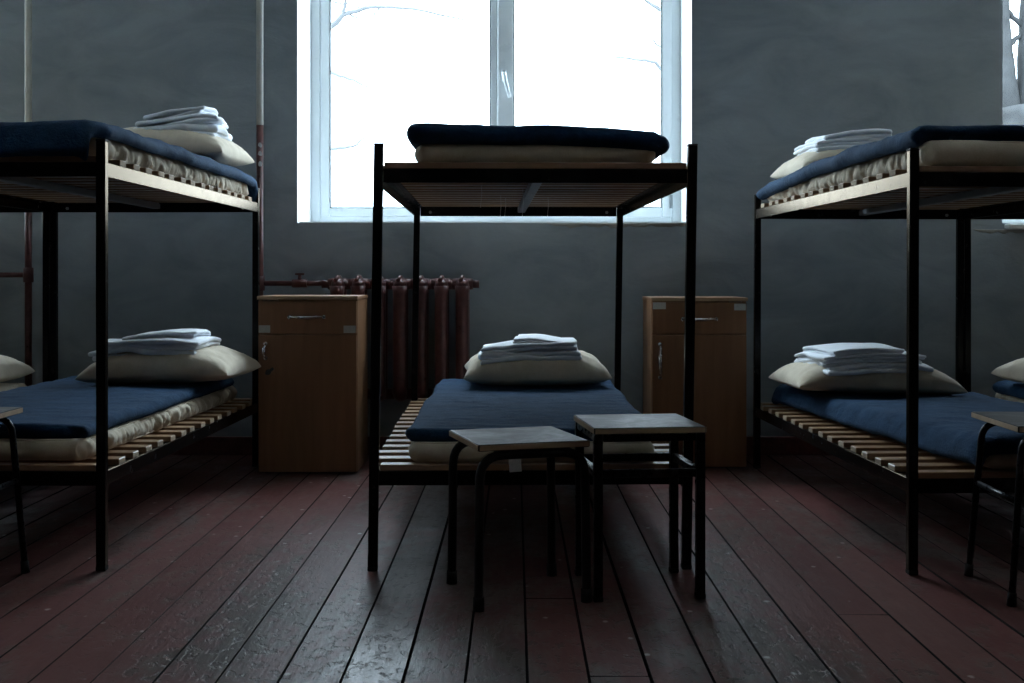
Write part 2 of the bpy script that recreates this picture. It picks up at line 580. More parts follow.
def make_window(n, x0, x1, label):
    root = empty('window_%d' % n, ((x0 + x1) / 2, FY, SILL))
    tag(root, label, None, None, 'structure')
    W = x1 - x0
    H = HEAD - SILL
    hw = W / 2
    d = 0.07
    # splayed reveals: white paint on the jambs and head
    bm = bmesh.new()
    for s in (-1, 1):
        pts = [(s * (hw - 0.002), -0.358), (s * (hw - 0.006), 0.0), (s * (hw + 0.002), 0.0), (s * (hw + 0.002), -0.358)]
        lo = [bm.verts.new((p[0], p[1], 0.0)) for p in pts]
        hi = [bm.verts.new((p[0], p[1], H)) for p in pts]
        for k in range(4):
            bm.faces.new((lo[k], lo[(k + 1) % 4], hi[(k + 1) % 4], hi[k]))
        bm.faces.new(lo)
        bm.faces.new(list(reversed(hi)))
    add_box(bm, (0, -0.18, H - 0.004), (W - 0.02, 0.358, 0.008))
    add_box(bm, (0, -0.18, 0.003), (W - 0.02, 0.350, 0.006))
    obj('reveal', bm, 'reveal', root)
    fw = hw - 0.004
    # outer frame
    bm = bmesh.new()
    o_ = 0.048
    for s in (-1, 1):
        add_box(bm, (s * (fw - o_ / 2), d / 2, H / 2), (o_, d, H), 0.004)
    add_box(bm, (0, d / 2, o_ / 2 + 0.004), (2 * fw - 2 * o_, d, o_), 0.004)
    add_box(bm, (0, d / 2, H - o_ / 2), (2 * fw - 2 * o_, d, o_), 0.004)
    obj('frame', bm, 'pvc', root)
    # two sashes meeting at the mullion
    mx = 0.0325
    ins = fw - o_
    for s in (-1, 1):
        a, b_ = (-ins, mx - 0.024) if s < 0 else (mx - 0.024, ins)
        bm = bmesh.new()
        sw = 0.050
        swm = 0.036 if s < 0 else 0.085
        yo = 0.004 if s < 0 else -0.012
        sd = d - 0.02
        z0, z1 = o_ - 0.004, H - o_
        wl, wr = (sw, swm) if s < 0 else (swm, sw)
        for (cx, wd) in ((a + wl / 2, wl), (b_ - wr / 2, wr)):
            add_box(bm, (cx, yo + sd / 2, (z0 + z1) / 2), (wd, sd, z1 - z0), 0.005)
        for zc_ in (z0 + sw / 2, z1 - sw / 2):
            add_box(bm, ((a + wl + b_ - wr) / 2, yo + sd / 2, zc_), (b_ - wr - a - wl, sd, sw), 0.005)
        so = obj('sash', bm, 'pvc', root)
        bm = bmesh.new()
        gx0, gx1 = a + wl, b_ - wr
        gz0, gz1 = z0 + sw, z1 - sw
        add_box(bm, ((gx0 + gx1) / 2, yo + sd * 0.55, (gz0 + gz1) / 2), (gx1 - gx0 + 0.01, 0.006, gz1 - gz0 + 0.01))
        obj('pane', bm, 'glass', so)
        bm = bmesh.new()
        for (c, sz) in (((gx0 + 0.003, yo + 0.008, (gz0 + gz1) / 2), (0.006, 0.01, gz1 - gz0)),
                        ((gx1 - 0.003, yo + 0.008, (gz0 + gz1) / 2), (0.006, 0.01, gz1 - gz0)),
                        (((gx0 + gx1) / 2, yo + 0.008, gz0 + 0.003), (gx1 - gx0, 0.01, 0.006))):
            add_box(bm, c, sz)
        obj('gasket', bm, 'pvc_grey', so)
        if s > 0:
            bm = bmesh.new()
            hx = a + swm * 0.42
            hz = 0.862 + (277 - 76) / 194.5 - SILL
            add_box(bm, (hx, yo - 0.008, hz), (0.026, 0.016, 0.065), 0.007, seg=2)
            add_tube(bm, [(hx, yo - 0.012, hz), (hx, yo - 0.045, hz)], 0.010, 10)
            add_tube(bm, [(hx - 0.002, yo - 0.045, hz + 0.012), (hx + 0.008, yo - 0.048, hz - 0.04), (hx + 0.028, yo - 0.045, hz - 0.115)], [0.011, 0.0105, 0.009], 10)
            obj('handle', bm, 'pvc', so)
            bm = bmesh.new()
            for zz in (0.09, H - 0.2):
                add_tube(bm, [(ins - 0.004, yo - 0.008, zz), (ins - 0.004, yo - 0.008, zz + 0.07)], 0.009, 10)
            obj('hinge', bm, 'pvc_grey', so)
    return root


make_window(1, *OPEN[0], 'bright white double window above the radiator')
w2 = make_window(2, *OPEN[1], 'bright window at the far end of the wall')
w3 = make_window(3, *OPEN[2], 'window beyond the pipe on the far side')
for root in (w2, w3):          # protruding white sill boards
    bm = bmesh.new()
    add_box(bm, (0, -0.22, -0.018), (1.915 - 0.02, 0.40, 0.026), 0.005)
    obj('sill', bm, 'reveal', root)

# crumbled plaster under the sills
def crumbs(x0, x1, seed):
    bm = bmesh.new()
    r = random.Random(seed)
    n = int((x1 - x0) / 0.012)
    prev = None
    up = []
    for i in range(n + 1):
        x = x0 + (x1 - x0) * i / n
        e = min(1, min(i, n - i) / 4)
        d = (0.016 + 0.020 * abs(nz(x * 9, seed)) + 0.010 * nz(x * 31, seed + 3)) * e + 0.002
        f = 0.004 + 0.007 * abs(nz(x * 17, seed + 7)) * e
        up.append([bm.verts.new((x, WY + 0.004, SILL - 0.0 + 0.004 * nz(x * 40, 2))), bm.verts.new((x, WY - f, SILL - 0.002)),
                   bm.verts.new((x, WY - f * 0.8, SILL - d * 0.7)), bm.verts.new((x, WY + 0.002, SILL - d))])
    for i in range(n):
        for k in range(3):
            bm.faces.new((up[i][k], up[i][k + 1], up[i + 1][k + 1], up[i + 1][k]))
    return bm


structure('trim_1', crumbs(0.15, 0.856, 5), 'rubble', 'crumbled plaster edge below the bright window')
structure('trim_2', crumbs(2.22, 4.0, 9), 'rubble', 'crumbled plaster edge below the far window').location.z = -0.031

# ------------------------------------------------------------------ outside
bm = bmesh.new()
add_box(bm, (0, 40, -1.6), (160, 66, 0.2))
structure('ground_outside', bm, 'yard', 'pale ground of the yard outside')


def branch(bm, pts, r0, r1, seed, jit=0.03, n=14, sides=6):
    r = random.Random(seed)
    P = [Vector(p) for p in pts]
    out = []
    for i in range(n + 1):
        t = i / n * (len(P) - 1)
        k = min(int(t), len(P) - 2)
        u = t - k
        p = P[k].lerp(P[k + 1], u)
        out.append(p + Vector((r.uniform(-jit, jit), r.uniform(-jit, jit), r.uniform(-jit, jit))))
    add_tube(bm, out, [r0 + (r1 - r0) * i / n for i in range(n + 1)], sides)


def px(x, y, D):
    """point at depth D along the photograph's sight line"""
    return Vector(((x - 515) * D / 1180, D, 0.862 - (y - 277) * D / 1180))


# tree whose bare branches cross the central window
tr = empty('bare_tree', (-4.2, 11.0, -1.5))
tag(tr, 'slender bare tree reaching thin branches across the bright central window', 'tree')
off = Vector((-4.2, 11.0, -1.5))
bm = bmesh.new()
branch(bm, [(-4.2 - off.x, 0, 0), (0.15, 0, 3.0), (0.1, 0.1, 6.5), (0.4, 0, 9.5)], 0.17, 0.05, 1, 0.03, 16, 9) if False else branch(bm, [(0, 0, 0), (0.12, 0, 3.0), (0.05, 0.1, 6.5), (0.4, 0, 9.5)], 0.17, 0.05, 1, 0.03, 16, 9)
obj('trunk', bm, 'bark', tr)
limbs = [
    ([(0.1, 0, 3.3), px(330, 28, 10.6) - off, px(344, 14, 10.5) - off, px(372, 6, 10.4) - off, px(420, 10, 10.3) - off, px(470, 22, 10.2) - off], 0.035, 0.007, 2),
    ([px(343, 15, 10.5) - off, px(347, -4, 10.4) - off, px(356, -60, 10.4) - off], 0.020, 0.008, 3),
    ([(0.1, 0, 2.3), px(328, 72, 10.6) - off, px(352, 80, 10.5) - off, px(378, 90, 10.4) - off], 0.03, 0.005, 4),
    ([(0.1, 0, 1.8), px(328, 148, 10.6) - off, px(352, 147, 10.4) - off, px(372, 133, 10.4) - off], 0.03, 0.005, 5),
    ([px(350, 15, 10.5) - off, px(365, 22, 10.5) - off, px(366, 25, 10.4) - off], 0.009, 0.004, 6),
    ([px(330, 0, 10.6) - off, px(360, 8, 10.6) - off, px(376, 14, 10.6) - off], 0.010, 0.004, 7),
    ([px(374, 14, 10.4) - off, px(384, 4, 10.4) - off, px(396, -14, 10.4) - off], 0.009, 0.004, 8),
]
for pts, a, b_, sd in limbs:
    bm = bmesh.new()
    branch(bm, pts, a, b_, sd, 0.008, 18)
    obj('branch', bm, 'twig', tr)
bm = bmesh.new()
r = random.Random(4)
for (x, y) in ((370, 52), (374, 58), (386, 52), (398, 30), (399, 28), (380, 43), (351, 38), (349, 182), (341, 188), (345, 195), (338, 176)):
    c = px(x + r.uniform(-1, 1), y, 10.5) - off
    add_box(bm, c, (0.05, 0.004, 0.035), 0.0, Matrix.Rotation(r.uniform(0, 3), 4, 'Y') @ Matrix.Rotation(r.uniform(-.8, .8), 4, 'Z'))
obj('leaves', bm, 'leafm', tr)

# tree beyond the right half of the central window
tr = empty('bare_tree', (2.6, 13.0, -1.5))
tag(tr, 'bare tree outside the handle side of the central window', 'tree')
off = Vector((2.6, 13.0, -1.5))
bm = bmesh.new()
branch(bm, [(0, 0, 0), (0.1, 0, 3.0), (-0.1, 0.1, 6.5), (0.2, 0, 9.0)], 0.16, 0.05, 21, 0.03, 16, 9)
obj('trunk', bm, 'bark', tr)
for pts, a, b_, sd in [
    ([(0.05, 0, 3.3), px(655, 62, 12.7) - off, px(625, 58, 12.4) - off, px(585, 55, 12.3) - off], 0.03, 0.005, 22),
    ([(0.0, 0, 5.5), px(660, 10, 12.7) - off, px(648, 2, 12.6) - off, px(640, -8, 12.5) - off], 0.035, 0.01, 23),
    ([(0.05, 0, 4.3), px(656, 44, 12.7) - off, px(645, 30, 12.6) - off], 0.02, 0.005, 24)]:
    bm = bmesh.new()
    branch(bm, pts, a, b_, sd, 0.008, 18)
    obj('branch', bm, 'twig', tr)
bm = bmesh.new()
for (x, y) in ((566, 108), (572, 112), (577, 107), (570, 118), (583, 114), (552, 40)):
    c = px(x, y, 12.4) - off
    add_box(bm, c, (0.055, 0.004, 0.04), 0.0, Matrix.Rotation(r.uniform(0, 3), 4, 'Y'))
obj('leaves', bm, 'leafm', tr)

# thick old tree seen through the far window
tr = empty('old_tree', (4.5, 10.5, -1.5))
tag(tr, 'thick grey barked forked tree outside the far window', 'tree')
off = Vector((4.5, 10.5, -1.5))


def wl(x, z, y=0.0):
    return (x - off.x, y, z - off.z)


bm = bmesh.new()
branch(bm, [(0, 0, 0), (0, 0, 1.5), (0, 0, 3.3), wl(4.5, 2.35)], 0.40, 0.30, 31, 0.015, 20, 14)
obj('trunk', bm, 'bark', tr)
for pts, a, b_, sd in [
    ([wl(4.42, 1.9), wl(4.33, 2.5), wl(4.29, 3.0), wl(4.29, 3.6), wl(4.1, 5.2)], 0.16, 0.07, 32),
    ([wl(4.62, 1.9), wl(4.64, 2.5), wl(4.645, 3.1), wl(4.66, 3.6), wl(4.9, 5.5)], 0.19, 0.12, 34),
    ([wl(4.34, 2.86), wl(4.43, 2.95), wl(4.56, 3.08)], 0.026, 0.020, 33),
    ([wl(4.60, 3.02), wl(4.45, 3.16), wl(4.30, 3.32)], 0.026, 0.020, 35)]:
    bm = bmesh.new()
    branch(bm, pts, a, b_, sd, 0.006, 16, 12)
    obj('branch', bm, 'bark', tr)

# ------------------------------------------------------------------ heating pipes and radiator
def riser(x, branch_pts, label, chips):
    root = empty('heating_pipe', (x, WY - 0.09, 0))
    tag(root, label, 'pipe')
    bm = bmesh.new()
    add_tube(bm, [(0, 0, 1.586), (0, 0, ZC)], 0.0165, 14)
    obj('riser', bm, 'white_pipe', root)
    bm = bmesh.new()
    add_tube(bm, [(0, 0, 0.0), (0, 0, 1.586)], 0.0168, 14)
    lo = obj('riser', bm, 'red_paint', root)
    tag(lo, 'dark red lower length of the pipe')
    for z in chips:
        bm = bmesh.new()
        n = 9
        cen = []
        for i in range(n):
            th = 2 * PI * i / n
            rr_ = 0.012 * (1 + 0.45 * nz(z * 9, i * 1.3))
            a = -PI / 2 + 0.25 + rr_ * math.cos(th) * 0.8 / 0.0168
            cen.append(bm.verts.new((0.0173 * math.cos(a), 0.0173 * math.sin(a), z + rr_ * math.sin(th))))
        mid_ = bm.verts.new((0.0172 * math.cos(-PI / 2 + 0.25), 0.0172 * math.sin(-PI / 2 + 0.25), z))
        for i in range(n):
            bm.faces.new((mid_, cen[i], cen[(i + 1) % n]))
        obj('paint_chip', bm, 'chip', lo)
    bm = bmesh.new()
    add_tube(bm, branch_pts, 0.0125, 12)
    obj('branch_pipe', bm, 'red_paint', root)
    # tee joint
    bm = bmesh.new()
    z = branch_pts[0][2]
    add_tube(bm, [(0, 0, z - 0.035), (0, 0, z + 0.035)], 0.024, 12)
    obj('joint', bm, 'red_paint', root)
    return root


pr = riser(-1.217, [(0, 0, 0.832), (0.15, 0, 0.832), (0.30, 0, 0.832)], 'white over dark red heating pipe beside the central window', (1.49, 1.45, 1.40))
bm = bmesh.new()
add_tube(bm, [(0.155, 0, 0.832), (0.225, 0, 0.832)], 0.021, 8)
add_tube(bm, [(0.19, 0, 0.84), (0.19, 0, 0.872)], 0.009, 8)
add_box(bm, (0.19, 0, 0.876), (0.045, 0.012, 0.010), 0.003)
obj('valve', bm, 'red_paint', pr)
riser(-2.322, [(0, 0, 0.872), (-0.30, 0, 0.872), (-0.80, 0, 0.872)], 'white over dark red heating pipe behind the blanket at the edge of view', ())

rad = empty('radiator', (-0.905, WY - 0.095, 0))
tag(rad, 'dark red cast iron radiator under the central window', 'radiator')
nsec, sp = 7, 0.0985
for i in range(nsec):
    x = 0.035 + i * sp + sp / 2 - 0.02
    bm = bmesh.new()
    for yy in (-0.048, 0.048):
        add_tube(bm, [(x, yy, 0.31), (x, yy, 0.35), (x, yy, 0.78), (x, yy, 0.82)], [0.035, 0.032, 0.032, 0.036], 14)
    for zz, s in ((0.825, 1), (0.305, -1)):
        t = bmesh.new()
        bmesh.ops.create_uvsphere(t, u_segments=14, v_segments=8, radius=1)
        for f in t.faces:
            f.smooth = True
        for v in t.verts:
            v.co = Vector((v.co.x * 0.036, v.co.y * 0.072, v.co.z * 0.036))
        merge(bm, t, Matrix.Translation((x, 0, zz)))
    add_tube(bm, [(x - sp / 2, 0, 0.828), (x - 0.02, 0, 0.828), (x + 0.02, 0, 0.828), (x + sp / 2, 0, 0.828)], [0.026, 0.029, 0.029, 0.026], 12)
    add_tube(bm, [(x - sp / 2, 0, 0.305), (x + sp / 2, 0, 0.305)], 0.026, 12)
    add_tube(bm, [(x - 0.006, -0.066, 0.845), (x, -0.03, 0.863), (x, 0.03, 0.863), (x + 0.006, 0.066, 0.845)], 0.009, 8)
    add_box(bm, (x, 0, 0.565), (0.014, 0.08, 0.47), 0.004)
    obj('section', bm, 'red_paint', rad)
for xe, s in ((0.015, -1), (0.015 + nsec * sp, 1)):
    for zz in (0.828, 0.305):
        bm = bmesh.new()
        add_tube(bm, [(xe, 0, zz), (xe + s * 0.03, 0, zz)], 0.021, 6)
        obj('end_plug', bm, 'red_paint', rad)
for xe in (0.035 + sp * 1.3, 0.035 + sp * 5.3):
    bm = bmesh.new()
    add_tube(bm, [(xe, 0.1, 0.268), (xe, -0.055, 0.268), (xe, -0.07, 0.282)], 0.008, 8)
    obj('bracket', bm, 'red_paint', rad)

# ------------------------------------------------------------------ bunk beds
BW, BL, BH = 0.925, 1.90, 1.25
PT = 0.028
Z_UP, Z_LO = 1.199, 0.310      # top of the slats


def make_bed(loc, yaw, label, lean=0.0, group=None, Z_UP=1.199, Z_LO=0.310, BH=1.25):
    root = empty('bunk_bed', loc, yaw)
    tag(root, label, 'bunk bed', group)
    sh = Matrix(((1, 0, lean, 0), (0, 1, 0, 0), (0, 0, 1, 0), (0, 0, 0, 1)))

    def mk(name, bm, mat, par=root):
        bmesh.ops.transform(bm, matrix=sh, verts=bm.verts[:])
        return obj(name, bm, mat, par)

    for sx in (-1, 1):
        for sy in (-1, 1):
            bm = bmesh.new()
            add_box(bm, (sx * BW / 2, sy * BL / 2, BH / 2 + 0.004), (PT, PT, BH - 0.008), 0.003)
            p = mk('post', bm, 'black')
            bm = bmesh.new()
            add_box(bm, (sx * BW / 2, sy * BL / 2, BH + 0.0015), (PT + 0.001, PT + 0.001, 0.007), 0.002)
            mk('end_cap', bm, 'rubber', p)
            bm = bmesh.new()
            add_box(bm, (sx * BW / 2, sy * BL / 2, 0.007), (PT + 0.001, PT + 0.001, 0.014), 0.002)
            mk('foot', bm, 'rubber', p)
    th = 0.018
    for z in (Z_UP, Z_LO):
        rt = z - th
        rh = 0.042
        up = z == Z_UP
        for sx in (-1, 1):
            bm = bmesh.new()
            add_box(bm, (sx * (BW / 2 + 0.0095), 0, rt - rh / 2), (0.005, BL - PT - 0.002, rh), 0.001)
            add_box(bm, (sx * (BW / 2 - 0.010), 0, rt - 0.0025), (0.035, BL - PT - 0.002, 0.005), 0.001)
            mk('side_rail', bm, 'black')
        for sy in (-1, 1):
            bm = bmesh.new()
            add_box(bm, (0, sy * (BL / 2 + 0.006), rt - rh / 2), (BW - PT - 0.002, 0.005, rh), 0.001)
            add_box(bm, (0, sy * (BL / 2 - 0.010), rt - 0.0025), (BW - PT - 0.002, 0.030, 0.005), 0.001)
            e = mk('end_rail', bm, 'black')
            for sx in (-1, 1):
                bm = bmesh.new()
                yb_ = sy * (BL / 2 + 0.0045)
                add_tube(bm, [(sx * (BW / 2 - 0.06), yb_, rt - 0.024), (sx * (BW / 2 - 0.06), yb_ - sy * 0.007, rt - 0.024)], 0.007, 6)
                mk('bolt', bm, 'bar_grey', e)
        bm = bmesh.new()
        rr = random.Random(int(z * 100))
        ns = 16
        for i in range(ns):
            y = -BL / 2 + 0.018 + (BL - 0.036) * i / (ns - 1)
            ln = BW + 0.020 if 0 < i < ns - 1 else BW - PT - 0.006
            wd = 0.058 + rr.uniform(-0.003, 0.003)
            if 0 < i < ns - 1:
                wd -= 0.0
            else:
                wd = 0.046
            add_box(bm, (rr.uniform(-0.003, 0.003) if 0 < i < ns - 1 else 0, y, z - th / 2 + 0.0005), (ln, wd, th), 0.002,
                    Matrix.Rotation(rr.uniform(-0.006, 0.006), 4, 'Z'))
        bm.normal_update()
        for f in bm.faces:
            if abs(f.normal.x) > 0.9:
                f.material_index = 1
        mk('slat_base', bm, ['slat', 'slat_end'])
        bm = bmesh.new()
        add_box(bm, (0.012, 0, rt - 0.014), (0.034, BL - 0.02, 0.026), 0.003)
        mk('support_bar', bm, 'bar_grey')
    return root


def bed_axes(front, rear, side):
    """front/rear = floor points of the posts on one side (side=-1 left posts, +1 right posts)"""
    f, r_ = Vector(front), Vector(rear)
    d = (r_ - f).normalized()
    yaw = math.atan2(-d.x, d.y)
    perp = Vector((d.y, -d.x))
    mid = f + d * (BL / 2) - perp * (side * BW / 2)
    return (mid.x, mid.y, 0.0), yaw


GB = 'black steel bunk beds along the window wall'
bedC = make_bed((0.022, 4.43, 0), R(1.33), 'black steel bunk bed in front of the central window, two stools at its foot', 0.0145, GB)
l, a = bed_axes((-1.2145, 3.47), (-1.179, 5.37), 1)
bedL = make_bed(l, a, 'black steel bunk bed beside the cabinet with a round lock, two linen piles', 0.0, GB, 1.217, 0.309, 1.262)
l2, a2 = bed_axes((1.152, 3.425), (1.091, 5.32), -1)
bedR = make_bed(l2, a2, 'black steel bunk bed beside the cabinet without a lock', 0.003, GB, 1.184, 0.295, 1.23)
lL = (l[0] - math.cos(a) * (BW + 0.037), l[1] - math.sin(a) * (BW + 0.037) + 0.005, 0)
bedLL = make_bed(lL, a, 'black steel bunk bed pushed against the far side of the lock cabinet side bed, mostly out of view', 0.0, GB, 1.217, 0.309, 1.262)
bedLL['label'] = 'black bunk bed mostly out of view at the left edge of the photo'
lR = (l2[0] + math.cos(a2) * (BW + 0.038), l2[1] + math.sin(a2) * (BW + 0.038) + 0.005, 0)
bedRR = make_bed(lR, a2, 'black bunk bed mostly out of view at the right edge of the photo', 0.0, GB, 1.184, 0.295, 1.23)


def on_bed(bed, x, y, z):
    """bed local -> world"""
    a_ = bed.rotation_euler.z
    return Vector((bed.location.x + x * math.cos(a_) - y * math.sin(a_), bed.location.y + x * math.sin(a_) + y * math.cos(a_), z))


# ------------------------------------------------------------------ bedding
def make_mattress(loc, yaw, label, w=0.72, ln=1.80, t=0.07, seed=1, pucker=0.010):
    bm = bmesh.new()

    def place(x, y, h, side, qx, qy):
        z = t / 2 + h
        e = 1 - qx
        f = 1 - qy
        co = Vector((x, y, z))
        # gathered seams along the long sides
        band = math.cos(max(-1, min(1, h / (t / 2))) * PI / 2)
        g = nz(y * 17 + 0.9 * math.sin(y * 7) + z * 9, seed * 3.1, z * 8)
        g2 = abs(nz(y * 30 + z * 14, seed * 5.3, z * 8)) + 0.7 * abs(nz(y * 62 + z * 30, seed * 2.3, z * 10))
        if e > 0.0:
            sx = 1 if x > 0 else -1
            rid = 1 - 2.4 * abs(nz(y * 22 + 1.6 * nz(y * 6, z * 12, seed), z * 10, seed * 1.7))
            rid2 = 1 - 2.4 * abs(nz(y * 47 + z * 20, z * 12, seed * 2.9))
            co.x += sx * pucker * (0.9 * g + 0.55 * rid + 0.35 * rid2 - 0.5) * min(1, e * 3 + 0.2)
            co.z += 0.004 * nz(y * 20, seed) * band
        if f > 0.0:
            sy = 1 if y > 0 else -1
            g = nz(x * 9 + z * 5, seed * 4.7, z * 6)
            co.y += sy * 0.5 * pucker * g * min(1, f * 3 + 0.2)
        if side > 0:
            co.z += (0.004 * nz(x * 4, y * 4, seed) + 0.002 * nz(x * 14, y * 14, seed)) * qx * qy
        return co

    pad(bm, w, ln, t, 0.030, 0.024, place, 0.04, 7, None, 0.006)
    o = obj('mattress', bm, 'mattress', None, loc, (0, 0, yaw))
    tag(o, label, 'mattress', 'thin mattresses on the bunks')
    # stitched rim seam all round
    bm = bmesh.new()
    for zz in (t * 0.93, t * 0.07):
        pts = []
        hw, hl, rr = w / 2 - 0.018, ln / 2 - 0.018, 0.03
        for cx, cy, s in ((hw - rr, hl - rr, 0), (-hw + rr, hl - rr, 1), (-hw + rr, -hl + rr, 2), (hw - rr, -hl + rr, 3)):
            for k in range(6):
                th = s * PI / 2 + k / 5 * PI / 2
                pts.append((cx + rr * math.cos(th), cy + rr * math.sin(th), zz))
        pts.append(pts[0])
        fine = []
        for p, q in zip(pts[:-1], pts[1:]):
            p, q = Vector(p), Vector(q)
            m_ = max(1, int((q - p).length / 0.03))
            for k in range(m_):
                c = p.lerp(q, k / m_)
                fine.append(c + Vector((0, 0, 0.002 * nz(c.x * 20, c.y * 20, seed))))
        fine.append(Vector(pts[-1]))
        add_tube(bm, fine, 0.0035, 6, caps=False)
    obj('seam', bm, 'mattress', o)
    return o


def make_blanket(loc, yaw, label, w=0.80, ln=1.74, t=0.05, seed=1, flat=0.70, flatl=None, lim=60, rad_=0.035, wave=0.010, sag=None, tuck=0.0):
    """folded wool blanket: over the mattress top it is flat, beyond that it bends down"""
    bm = bmesh.new()
    flatl = flatl if flatl else ln

    def bend(s, half, ang):
        e = abs(s) - half
        if e <= 0:
            return s, 0.0, 0.0
        al = e / rad_
        mx = R(ang)
        if al < mx:
            return math.copysign(half + rad_ * math.sin(al), s), -rad_ * (1 - math.cos(al)), math.copysign(al, s)
        ex = e - mx * rad_
        return (math.copysign(half + rad_ * math.sin(mx) + ex * math.cos(mx), s),
                -rad_ * (1 - math.cos(mx)) - ex * math.sin(mx), math.copysign(mx, s))

    def place(x, y, h, side, qx, qy):
        X, dz1, a1 = bend(x, flat / 2, lim)
        Y, dz2, a2_ = bend(y, flatl / 2, lim)
        n = Vector((math.sin(a1), math.sin(a2_), math.cos(a1) * math.cos(a2_))).normalized()
        rip = wave * (0.9 * nz(x * 2.2 + 3, y * 2.6, seed * 7.7) + 0.45 * nz(x * 5, y * 6.5, seed * 2.1))
        rip += 0.0032 * nz(x * 7, y * 22, seed) + 0.0018 * nz(x * 30, y * 34, seed)
        base = t / 2 + rip * (0.5 + 0.5 * (side > 0))
        co = Vector((X, Y, base + dz1 + dz2)) + n * h
        edge = 1 - min(qx, qy)
        co.x += 0.010 * nz(y * 4.5, seed * 3.3) * (abs(x) / (w / 2)) ** 3
        co.y += 0.010 * nz(x * 4.5, seed * 5.3) * (abs(y) / (ln / 2)) ** 3
        if tuck and y < 0:
            co.x *= 1 - tuck * min(1, max(0, (-y - flatl / 2 + 0.03) / 0.05))
        if sag:
            co.z += sag(co.x, co.y)
        return co

    pad(bm, w, ln, t, t * 0.48, 0.016, place, 0.03, 6)
    o = obj('blanket', bm, 'blanket', None, loc, (0, 0, yaw))
    tag(o, label, 'blanket', 'folded navy wool blankets')
    return o


def make_pillow(loc, rot, label, w=0.62, d=0.46, t=0.15, seed=1, droop=0.0):
    bm = bmesh.new()
    n = 64
    m_ = 48
    top, bot = {}, {}
    for i in range(n + 1):
        for j in range(m_ + 1):
            u = -math.cos(PI * i / n)
            v = -math.cos(PI * j / m_)
            hh = (max(0, 1 - abs(u) ** 3.0) * max(0, 1 - abs(v) ** 3.0)) ** 0.42
            x = u * w / 2 * (1 - 0.055 * (1 - v * v) ** 1.0)
            y = v * d / 2 * (1 - 0.06 * (1 - u * u) ** 1.0)
            wr = 0.008 * nz(u * 3 + 9, v * 3, seed * 3.7) + 0.006 * (0.5 - abs(nz(u * 6 + v * 3, v * 4 - u, seed * 1.9))) + 0.004 * nz(u * 14 + v * 5, v * 8, seed * 2.9)
            # gathers running in from the seam
            ex = max(0, abs(u) - 0.55) / 0.45
            ey = max(0, abs(v) - 0.5) / 0.5
            wr += 0.009 * ex * nz(v * 9, seed * 2.2, 1) * (1 - 0.5 * ex)
            wr += 0.007 * ey * nz(u * 12, seed * 4.2, 2) * (1 - 0.5 * ey)
            dz = -droop * max(0, abs(u) - 0.55) ** 1.5
            zt = t * 0.66 * hh + wr * hh ** 0.4
            zb = -t * 0.34 * hh * 0.9 + 0.3 * wr * hh
            edge = i in (0, n) or j in (0, m_)
            z0 = t * 0.33 + dz
            top[i, j] = bm.verts.new((x, y, z0 + zt))
            bot[i, j] = top[i, j] if edge else bm.verts.new((x, y, z0 + zb))
    for i in range(n):
        for j in range(m_):
            for D_, flip in ((top, 0), (bot, 1)):
                q = [D_[i, j], D_[i + 1, j], D_[i + 1, j + 1], D_[i, j + 1]]
                if flip:
                    q.reverse()
                try:
                    bm.faces.new(q).smooth = True
                except ValueError:
                    pass
    o = obj('pillow', bm, 'pillow', None, loc, rot)
    tag(o, label, 'pillow', 'beige pillows on the bunks')
    return o


def make_linen(loc, rot, label, w=0.40, d=0.32, layers=3, t=0.014, seed=1, dome=0.0, tilt=0.0, curl=0.0, rum=1.0, group='white folded bed linen'):
    """one folded piece: layers of cloth joined by round folds along one edge"""
    bm = bmesh.new()
    rr = random.Random(seed)
    z = 0.0
    for k in range(layers):
        ww = w + rr.uniform(-0.020, 0.008)
        dd = d + rr.uniform(-0.018, 0.008)
        ox, oy = rr.uniform(-0.008, 0.008), rr.uniform(-0.008, 0.008)
        rot_ = Matrix.Rotation(rr.uniform(-0.025, 0.025), 4, 'Z')
        tt = t * rr.uniform(0.85, 1.2)
        zc = z + tt / 2

        def place(x, y, h, side, qx, qy, zc=zc, k=k):
            rp = rum * 0.0045 * nz(x * 8, y * 7, seed * 1.3 + k * 0.8) + 0.006 * nz(x * 5 + k * 0.7, y * 5, seed * 2.7 + k * 0.35) + 0.0028 * nz(x * 15, y * 15, seed + k * 3)
            e = (abs(x) / (w / 2)) ** 4
            e2 = (abs(y) / (d / 2)) ** 4
            zz = zc + h * (1 + 0.16 * rum * nz(x * 9, y * 9, seed + k)) + rp - dome * ((x / (w / 2)) ** 2 * 0.6 + (y / (d / 2)) ** 2 * 0.4) + tilt * x
            zz += (0.005 * nz(y * 8, seed + k, 3)) * e + 0.004 * nz(x * 8, seed + k, 5) * e2
            zz += curl * max(0, x / (w / 2) - 0.55) ** 2
            return Vector((x + ox + rum * 0.011 * nz(y * 7, k * 2.2, seed) * min(1, abs(x) / (w / 3)), y + oy + rum * 0.009 * nz(x * 7, k * 1.7, seed + 9) * min(1, abs(y) / (d / 3)), zz))

        pad(bm, ww, dd, tt, tt * 0.5, 0.014, place, 0.014, 4, rot_)
        z += tt * 0.93
    o = obj('folded_linen', bm, 'linen', None, loc, rot)
    tag(o, label, 'bed linen', group)
    return o, z


def linen_pile(base, yaw, names, seed, specs, rum):
    """specs: list of (w, d, layers, t, dx, dy, dyaw, tilt)"""
    z = base.z
    out = []
    for i, (w, d, ly, t, dx, dy, dyaw, tilt, curl) in enumerate(specs):
        o, h = make_linen((base.x + dx, base.y + dy, z), (0, 0, yaw + dyaw), names[i], w, d, ly, t, seed * 10 + i, 0.020 if i == 0 else 0.016, tilt, curl, rum)
        z += h - 0.001
        out.append(o)
    return out


